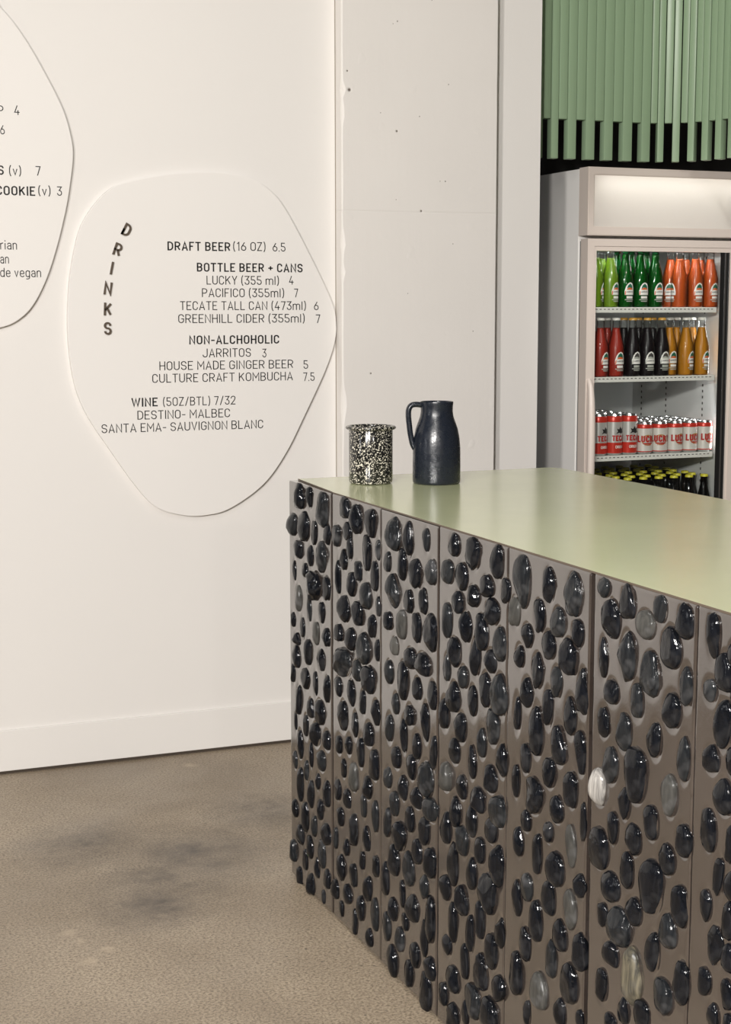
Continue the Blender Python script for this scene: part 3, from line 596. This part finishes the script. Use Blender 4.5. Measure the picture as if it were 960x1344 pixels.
# ------------------------------------------------------------------ drinks fridge
F = 5.08; FX0, FX1 = 2.957, 4.31
fr = empty('drinks_fridge', ((FX0+FX1)/2, 5.45, 0), 'white double glass-door drinks fridge with a lit header', 'refrigerator')
YB = F+0.07
bm = boxes((FX0, FX0+0.033, YB, 5.85, 0.06, 2.012), (FX1-0.033, FX1, YB, 5.85, 0.06, 2.012), (FX0+0.0331, FX1-0.0331, 5.80, 5.85, 0.06, 2.012),
           (FX0+0.0331, FX1-0.0331, YB, 5.7999, 1.735, 2.012), (FX0+0.0331, FX1-0.0331, YB, 5.7999, 0.06, 0.25))
child('cabinet', bm, M['fridge'], fr)
bm = boxes((FX0+0.0335, FX0+0.036, YB+0.005, 5.80, 0.25, 1.734), (3.603, 3.64, YB+0.005, 5.80, 0.25, 1.734), (FX0+0.036, FX1-0.034, 5.785, 5.799, 0.25, 1.734), (FX0+0.036, FX1-0.034, YB+0.005, 5.785, 1.728, 1.734), (FX0+0.036, FX1-0.034, YB+0.005, 5.785, 0.251, 0.262))
child('liner', bm, M['liner'], fr)
bm = boxes((FX0+0.03, FX1-0.03, YB+0.05, 5.84, 0, 0.06)); child('plinth', bm, M['black'], fr)
# header box with translucent panel and tube behind it
bm = bmesh.new(); HZ0, HZ1 = 1.767, 2.016; LX0, LX1, LZ0, LZ1 = 2.983, FX1-0.026, 1.800, 1.987
o4 = [(FX0, HZ0), (FX1, HZ0), (FX1, HZ1), (FX0, HZ1)]; i4 = [(LX0, LZ0), (LX1, LZ0), (LX1, LZ1), (LX0, LZ1)]
def ring(bm, o4, i4, yf, yb, mi=0, yi=None):
    yi = yb if yi is None else yi
    fo = [bm.verts.new((x, yf, z)) for x, z in o4]; fi = [bm.verts.new((x, yf, z)) for x, z in i4]
    bo = [bm.verts.new((x, yb, z)) for x, z in o4]; bi = [bm.verts.new((x, yi, z)) for x, z in i4]
    for k in range(4):
        j = (k+1) % 4
        for q in ((fo[k], fo[j], fi[j], fi[k]), (fo[j], fo[k], bo[k], bo[j]), (fi[k], fi[j], bi[j], bi[k]), (bo[k], bi[k], bi[j], bo[j])):
            bm.faces.new(q).material_index = mi
    bmesh.ops.recalc_face_normals(bm, faces=bm.faces)
ring(bm, o4, i4, F, YB-0.001)
bmesh.ops.bevel(bm, geom=[e for e in bm.edges if all(abs(v.co.y-F) < 1e-6 for v in e.verts) and len(e.link_faces) == 2], offset=0.0025, segments=2, affect='EDGES')
hdr = child('header', bm, M['frame'], fr, smooth=0.5)
t = NT('header_diffuser'); t.t.nodes.remove(t.b)
tl = t.n('ShaderNodeBsdfTranslucent', i_Color=(0.86, 0.845, 0.81, 1)); df = t.n('ShaderNodeBsdfDiffuse', i_Color=(0.80, 0.775, 0.74, 1)); mx = t.n('ShaderNodeMixShader', i_0=0.5)
gl = t.n('ShaderNodeBsdfGlossy', i_Roughness=0.15); mx2 = t.n('ShaderNodeMixShader', i_0=0.04)
t.l(tl.outputs[0], mx.inputs[1]); t.l(df.outputs[0], mx.inputs[2]); t.l(mx.outputs[0], mx2.inputs[1]); t.l(gl.outputs[0], mx2.inputs[2]); t.l(mx2.outputs[0], t.o.inputs[0])
bm = bmesh.new(); vs = [bm.verts.new((x, F+0.006, z)) for x, z in i4]; bm.faces.new(vs)
o = child('light_panel', bm, t.m, hdr); o['label'] = 'white backlit plastic panel'
t = NT('header_tube_glow'); t.set(Base_Color=(0.9, 0.9, 0.9), Emission_Color=(1, 0.97, 0.9), Emission_Strength=4.0)
bm = bmesh.new(); tube(bm, [(LX0+0.02, F+0.045, 1.955), (LX1-0.02, F+0.045, 1.955)], 0.008, 10)
child('light_tube', bm, t.m, hdr)
# doors
def door(xl, xr, hinge):
    d = None
    gz0, gz1 = 0.33, 1.711
    bm = bmesh.new(); yb = YB-0.018
    O = [(xl, 0.26), (xr, 0.26), (xr, 1.755), (xl, 1.755)]; A = [(xl+0.030, 0.30), (xr-0.030, 0.30), (xr-0.030, 1.728), (xl+0.030, 1.728)]
    B = [(xl+0.040, gz0), (xr-0.040, gz0), (xr-0.040, gz1), (xl+0.040, gz1)]
    ring(bm, O, A, F, yb); ring(bm, A, B, F+0.004, yb)
    d = child('door', bm, M['frame'], fr, smooth=0.3)
    bm = bmesh.new(); e_ = 0.007
    ring(bm, [(xl+e_, 0.26+e_), (xr-e_, 0.26+e_), (xr-e_, 1.755-e_), (xl+e_, 1.755-e_)], [(xl+0.03, 0.30), (xr-0.03, 0.30), (xr-0.03, 1.728), (xl+0.03, 1.728)], yb+0.0003, YB-0.0006)
    child('door_seal', bm, M['black'], d)
    bm = boxes((xl+0.040, xr-0.040, F+0.020, F+0.023, gz0, gz1)); child('glass_pane', bm, M['pane'], d)
    bm = bmesh.new()
    gx = xr-0.040
    if hinge:
        box(bm, 3.552, 3.597, F+0.008, F+0.012, gz0, gz1, mi=0); box(bm, 3.571, 3.577, F+0.0065, F+0.008, gz0, gz1, mi=1); box(bm, 3.588, 3.590, F+0.0065, F+0.008, gz0, gz1, mi=1)
        child('gasket', bm, [M['black'], M['chrome']], d)
        hp = [(2.972, F+0.001, 1.235), (2.974, F-0.012, 1.20), (2.974, F-0.020, 1.12), (2.974, F-0.022, 0.98), (2.974, F-0.020, 0.80), (2.974, F-0.012, 0.72), (2.972, F+0.001, 0.69)]
        bm = tube(bmesh.new(), spline(hp, False, 6), [0.008+0.007*math.sin(PI*k/36) for k in range(37)], 14)
        child('handle', bm, M['frame'], d, smooth=1.0)
    else: bm.free()
    return d
door(FX0+0.001, 3.632, True); door(3.637, FX1-0.001, False)
# shelves, standards
STAND = bmesh.new()
for y in (5.26, 5.524, 5.712):
    z = 0.3
    while z < 1.72:
        box(STAND, 3.601, 3.6025, y-0.003, y+0.003, z, z+0.010, mi=0); z += 0.024
child('shelf_standard', STAND, M['dash'], fr)
SH = {1: 1.501, 2: 1.2385, 3: 0.937, 4: 0.622}
SX0, SX1, SY0, SY1 = 2.996, 3.563, 5.130, 5.74
for k, z in SH.items():
    bm = boxes((SX0, SX1, SY0+0.004, SY1, z-0.006, z)); s = child('shelf', bm, M['rail'], fr)
    bm = bmesh.new(); box(bm, SX0, SX1+0.003, SY0-0.002, SY0+0.004, z-0.019, z+0.0015, 0.0012)
    x = SX0+0.01
    while x < SX1-0.012:
        box(bm, x, x+0.009, SY0-0.0024, SY0-0.0018, z-0.0075, z-0.0045, mi=1); x += 0.0178
    child('price_rail', bm, [M['rail'], M['dash']], s)

l = area('fridge_fill', (3.585, 5.145, 1.1), (3.25, 5.45, 1.05), 0.02, 1.1, (0.97, 0.99, 1), 1.1)  # added fill lamp brightening the shelves, no fitting modelled
l = area('fridge_fill_top', (3.28, 5.145, 1.722), (3.28, 5.35, 1.2), 0.5, 1.2, (0.97, 0.99, 1), 0.02)  # second added fill, from above, for the dark fridge interior

# ------------------------------------------------------------------ bottles and cans
def wrap(me, R, rot):
    """bend a flat drawing (x across, z up, y depth) round a cylinder facing -Y"""
    co = extent(me); a = co[:, 0]/R+rot-PI/2; r = R-co[:, 1]*0.4
    setco(me, np.stack([r*np.cos(a), r*np.sin(a), co[:, 2]], -1))
def flat_poly(bm, pts, d, mi, nx=8):
    """polygon cut into thin columns so that it bends well"""
    f = bm.faces.new([bm.verts.new((x, d, z)) for x, z in pts]); f.material_index = mi
    xs = [p[0] for p in pts]; new = [f]
    for k in range(1, nx):
        x = min(xs)+(max(xs)-min(xs))*k/nx
        g = list({e for q in new for e in q.edges}|{v for q in new for v in q.verts}|set(new))
        r = bmesh.ops.bisect_plane(bm, geom=g, plane_co=(x, 0, 0), plane_no=(1, 0, 0))
        new = [q for q in bm.faces if q.material_index == mi]
def add_text(bm, s, w, h, x, z, d, mi):
    me = text_mesh(s, 1, 0, 0.23 if h > 0.012 else 0.15, 0.07); co = extent(me); mn, mx = co[:, 0].min(), co[:, 0].max()
    new = np.empty_like(co); new[:, 0] = (co[:, 0]-(mn+mx)/2)*w/(mx-mn)+x; new[:, 1] = d; new[:, 2] = co[:, 1]*h+z
    setco(me, new); n0 = len(bm.faces); bm.from_mesh(me); bm.faces.ensure_lookup_table()
    for f in bm.faces[n0:]: f.material_index = mi
    bpy.data.meshes.remove(me)
def sub_mesh(build, R, rot, mats, name):
    me = bpy.data.meshes.new(name); bm = bmesh.new(); build(bm); bmesh.ops.triangulate(bm, faces=bm.faces)
    bm.to_mesh(me); bm.free(); wrap(me, R, rot)
    for m in mats: me.materials.append(m)
    return me
BP = [(0, 0.002), (0.026, 0.0), (0.0300, 0.003), (0.0310, 0.008), (0.0310, 0.108), (0.0300, 0.116), (0.0255, 0.136), (0.0195, 0.160), (0.0152, 0.180), (0.0138, 0.200), (0.0140, 0.213), (0.0148, 0.216), (0.0148, 0.219), (0.0135, 0.222)]
def soda_label(bm):
    k = 1.3
    q = lambda P: [(x*k, z) for x, z in P]
    flat_poly(bm, q([(-0.0165, 0.048), (0.0165, 0.048), (0.0170, 0.060), (0.0140, 0.078), (0.0080, 0.091), (0.0, 0.0955), (-0.0070, 0.091), (-0.0130, 0.080), (-0.0170, 0.063)]), -0.0006, 0, 10)
    flat_poly(bm, q([(-0.0105, 0.072), (-0.003, 0.076), (0.0105, 0.072), (0.008, 0.083), (0.0, 0.091), (-0.007, 0.084)]), -0.0010, 1)
    flat_poly(bm, q([(-0.012, 0.0675), (0.012, 0.0675), (0.008, 0.073), (0.0, 0.0765), (-0.008, 0.073)]), -0.0013, 2, 4)
    flat_poly(bm, q([(-0.0165, 0.049), (-0.0135, 0.049), (-0.0125, 0.065), (-0.0155, 0.062)]), -0.0012, 2, 2)
    flat_poly(bm, q([(-0.0110, 0.0345), (0.0110, 0.0345), (0.0110, 0.0435), (-0.0110, 0.0435)]), -0.0006, 3)
    flat_poly(bm, q([(-0.0160, 0.0285), (0.0140, 0.0285), (0.0140, 0.0315), (-0.0160, 0.0315)]), -0.0006, 4)
    flat_poly(bm, q([(-0.0110, 0.0225), (0.0110, 0.0225), (0.0110, 0.0255), (-0.0110, 0.0255)]), -0.0006, 5)
    add_text(bm, 'JARRITOS', 0.032, 0.006, 0, 0.0565, -0.0014, 6)
LM = [M['white'], M['label_green'], M['label_orange'], M['white'], M['label_grey'], M['label_grey'], M['ink']]
LMD = [M['white'], M['dash'], M['label_grey'], M['label_grey'], M['label_grey'], M['label_grey'], M['ink']]
lab = sub_mesh(soda_label, 0.0312, 0.0, LM, 'bottle_label')
lab_dark = lab.copy(); [lab_dark.materials.__setitem__(i, m) for i, m in enumerate(LMD)]
def crown(cap):
    bm = bmesh.new(); n = 42; lo = []; hi = []
    lathe(bm, [(0.0163, 0.2145), (0.0160, 0.2185), (0.0150, 0.2225), (0.0132, 0.2240), (0, 0.2244)], 24)
    return bm
GL = lathe(bmesh.new(), BP, 32); gme = bpy.data.meshes.new('bottle_glass'); GL.to_mesh(gme); GL.free(); gme.polygons.foreach_set('use_smooth', [True]*len(gme.polygons))
cme = bpy.data.meshes.new('bottle_cap'); b_ = crown(0); b_.to_mesh(cme); b_.free(); cme.polygons.foreach_set('use_smooth', [True]*len(cme.polygons))
def liquid(top, R=0.97):
    pr = [(r*R, z+0.0005) for r, z in BP if z <= top]
    for (r0, z0), (r1, z1) in zip(BP, BP[1:]):
        if z0 <= top < z1: q = (top-z0)/(z1-z0); pr += [((r0+(r1-r0)*q)*R, top), (0, top)]
    bm = lathe(bmesh.new(), pr, 32); me = bpy.data.meshes.new('liquid'); bm.to_mesh(me); bm.free()
    me.polygons.foreach_set('use_smooth', [True]*len(me.polygons)); return me
LQ = liquid(0.186); LQF = liquid(0.20)
def with_mat(me, m): c = me.copy(); c.materials.clear(); c.materials.append(m); return c
GM = {k: with_mat(gme, M[k]) for k in ('glass', 'glass_green', 'glass_brown')}
CM = {k: with_mat(cme, m) for k, m in CAP.items()}
PROTO = {}
def soda(kind, cap, glass='glass'):
    root = bpy.data.objects.new('soda_bottle', None); root.empty_display_size = 0.05
    ch = []
    for nm, me in (('glass', GM[glass]), ('liquid', with_mat(LQ if glass == 'glass' else LQF, DR[kind])), ('cap', CM[cap]), ('label', lab_dark if kind == 'dark' else lab)):
        ch.append((nm, me))
    return ch
KINDS = {'lime': ('lime', 'white', 'glass'), 'green': ('green', 'white', 'glass_green'), 'orange': ('orange', 'white', 'glass'), 'red': ('red', 'white', 'glass'), 'dark': ('dark', 'gold', 'glass'), 'amber': ('amber', 'white', 'glass')}
def copy_tree(src, loc, rz, label, group):
    r = src.copy(); COL.objects.link(r); r.location = loc; r['label'] = label; r['group'] = group
    for c in src.children:
        d = c.copy(); COL.objects.link(d); d.parent = r; d.rotation_euler = (0, 0, rz if 'label' in c.name or 'print' in c.name else 0)
        for g in c.children:
            e = g.copy(); COL.objects.link(e); e.parent = d
    return r
def first_or_copy(key, make, loc, rz, label, group):
    if key not in PROTO:
        PROTO[key] = make(); r = PROTO[key]; r.location = loc; r['label'] = label; r['group'] = group
        for c in r.children:
            if 'label' in c.name or 'print' in c.name: c.rotation_euler = (0, 0, rz)
        return r
    return copy_tree(PROTO[key], loc, rz, label, group)
def make_soda(kind):
    def f():
        root = empty('soda_bottle', (0, 0, 0), None, 'bottle')
        for nm, me in soda(*KINDS[kind]): obj(nm, me, None, root)
        return root
    return f
ORD = ['first', 'second', 'third', 'fourth', 'fifth', 'sixth', 'seventh', 'eighth', 'ninth', 'tenth', 'eleventh']
CN = {'lime': 'lime green', 'green': 'dark green', 'orange': 'orange-red', 'red': 'red', 'dark': 'black', 'amber': 'amber'}
rot = random.Random(5)
def soda_rows(shelf, cols, name, rows, zoff=0):
    for r in range(rows):
        cnt = {}
        for (x, kind, lr) in cols:
            y = 5.170+0.0655*r
            xx = min(x+(0.001*rot.uniform(-1, 1) if r else 0), 3.568)
            cnt[kind] = cnt.get(kind, 0)+1
            place = 'front row' if r == 0 else '%s row back' % ORD[r]
            first_or_copy('soda_'+kind, make_soda(kind), (xx, y, SH[shelf]+0.0002), lr if r == 0 else rot.uniform(-0.8, 0.8),
                          '%s soda bottle, %s of its colour from left, %s, %s fridge shelf' % (CN[kind], ORD[cnt[kind]-1], place, name), '%s soda bottles' % CN[kind])
soda_rows(1, [(3.046, 'lime', 0.9), (3.111, 'lime', 0.35), (3.177, 'green', 0.1), (3.243, 'green', 0.05), (3.309, 'green', 0.1), (3.419, 'orange', -1.7), (3.492, 'orange', 0.0), (3.561, 'orange', 0.15)], 'top', 2)
soda_rows(2, [(3.072, 'red', 0.35), (3.141, 'red', 0.1), (3.214, 'dark', 0.15), (3.280, 'dark', 0.0), (3.345, 'dark', 0.05), (3.456, 'amber', 0.45), (3.528, 'amber', 0.3)], 'second', 2)
first_or_copy('soda_amber', None, (3.400, 5.200, SH[2]+0.0002), 0.1, 'amber soda bottle half hidden beside the black ones on the second fridge shelf', 'amber soda bottles')
# cans
def can_profile(R, Hc):
    return ([(0, 0.004), (R*0.70, 0.0), (R*0.78, 0.001), (R, 0.009)], [(R, 0.009), (R, Hc-0.014)], [(R, Hc-0.014), (R*0.90, Hc-0.004), (R*0.86, Hc), (R*0.82, Hc-0.001), (R*0.80, Hc-0.005), (0, Hc-0.005)])
def make_lucky():
    root = empty('beer_can', (0, 0, 0), None, 'can'); R, Hc = 0.0331, 0.122
    a, b, c = can_profile(R, Hc); bm = bmesh.new(); n = 40
    lathe(bm, a, n, 2); lathe(bm, [(R, 0.009), (R, 0.0125)], n, 1); lathe(bm, [(R, 0.0125), (R, Hc-0.022)], n, 0); lathe(bm, [(R, Hc-0.022), (R, Hc-0.014), (R*0.93, Hc-0.0065)], n, 1); 
    obj('can_body', bm, [M['can_white'], M['can_red'], M['alu']], root, smooth=0.6)
    bm = bmesh.new(); lathe(bm, [(R*0.93, Hc-0.0065), (R*0.90, Hc-0.004), (R*0.86, Hc), (R*0.82, Hc-0.001), (R*0.80, Hc-0.005), (0, Hc-0.005)], n)
    box(bm, -0.006, 0.006, -0.012, 0.010, Hc-0.005, Hc-0.0035); obj('lid', bm, M['alu'], root, smooth=0.6)
    def art(bm):
        pts = [(0.027*math.cos(2*PI*i/24), 0.055+0.021*math.sin(2*PI*i/24)) for i in range(24)]; flat_poly(bm, pts, -0.0005, 0, 12)
        pts = [(0.0225*math.cos(2*PI*i/24), 0.055+0.017*math.sin(2*PI*i/24)) for i in range(24)]; flat_poly(bm, pts, -0.0009, 1, 12)
        flat_poly(bm, [(-0.019, 0.039), (0.019, 0.039), (0.022, 0.044), (-0.022, 0.044)], -0.0012, 2, 8)
        add_text(bm, 'LUCKY', 0.084, 0.026, 0, 0.0465, -0.0022, 3)
        add_text(bm, 'LAGER', 0.026, 0.005, 0, 0.0335, -0.0014, 4)
    me = sub_mesh(art, R, 0, [M['gold'], M['label_grey'], M['red_ink'], M['red_ink'], M['red_ink']], 'can_print'); obj('can_print', me, None, root)
    return root
def make_tall():
    root = empty('tall_beer_can', (0, 0, 0), None, 'can'); R, Hc = 0.0331, 0.158
    bm = bmesh.new(); n = 40; a, b, c = can_profile(R, Hc)
    lathe(bm, a, n, 2); lathe(bm, [(R, 0.009), (R, 0.050)], n, 1); lathe(bm, [(R, 0.050), (R, Hc-0.029)], n, 0); lathe(bm, [(R, Hc-0.029), (R, Hc-0.014), (R*0.93, Hc-0.0065)], n, 1)
    obj('can_body', bm, [M['can_silver'], M['can_red'], M['alu']], root, smooth=0.6)
    bm = bmesh.new(); lathe(bm, [(R*0.93, Hc-0.0065), (R*0.90, Hc-0.004), (R*0.86, Hc), (R*0.82, Hc-0.001), (R*0.80, Hc-0.005), (0, Hc-0.005)], n)
    box(bm, -0.006, 0.006, -0.012, 0.010, Hc-0.005, Hc-0.0035); obj('lid', bm, M['alu'], root, smooth=0.6)
    def art(bm):
        flat_poly(bm, [(x*1.25, z) for x, z in [(-0.016, 0.084), (-0.006, 0.088), (0.004, 0.084), (0.017, 0.089), (0.010, 0.096), (0.013, 0.108), (0.004, 0.102), (-0.001, 0.112), (-0.006, 0.101), (-0.014, 0.104), (-0.010, 0.093)]], -0.0006, 0, 10)
        add_text(bm, 'TECATE', 0.082, 0.022, 0.006, 0.056, -0.0018, 1)
        add_text(bm, 'ORIGINAL', 0.052, 0.011, 0.004, 0.028, -0.0014, 2)
    me = sub_mesh(art, R, 0, [M['ink'], M['red_ink'], M['white']], 'can_print'); obj('can_print', me, None, root)
    return root
TX = [3.071, 3.139, 3.206]; LX = [3.275, 3.344, 3.413, 3.482, 3.551]
for r in range(5):
    y = 5.170+0.0675*r; pl = 'front row' if r == 0 else '%s row back' % ORD[r]
    for k, x in enumerate(TX):
        first_or_copy('tall', make_tall, (x, y, SH[3]+0.0002), (0.45, 0.35, 0.2)[k] if r == 0 else 0, 'tall red and silver beer can, %s from left, %s of fridge shelf' % (ORD[k], pl), 'tall red and silver cans')
    for k, x in enumerate(LX):
        first_or_copy('lucky', make_lucky, (x, y, SH[3]+0.0002), (-0.05, -0.35, 0.35, 0.3, 0.35)[k] if r == 0 else 0, 'short white and red beer can, %s from left, %s of fridge shelf' % (ORD[k], pl), 'short white beer cans')
# beer bottles on the lowest shelf in view
def make_beer():
    root = empty('beer_bottle', (0, 0, 0), None, 'bottle')
    obj('glass', GM['glass_brown'], None, root); obj('liquid', with_mat(LQ, DR['beer']), None, root); obj('cap', CM['yellow'], None, root)
    return root
for r in range(7):
    for k in range(8):
        x = 3.066+0.0705*k+(0.0 if r % 2 == 0 else -0.012)
        if x < 3.03: x = 3.03
        first_or_copy('beer', make_beer, (x, 5.172+0.068*r, SH[4]+0.0002), 0, 'dark beer bottle with yellow cap, %s from left, %s row back, lowest fridge shelf' % (ORD[k], ORD[r]), 'beer bottles with yellow caps')
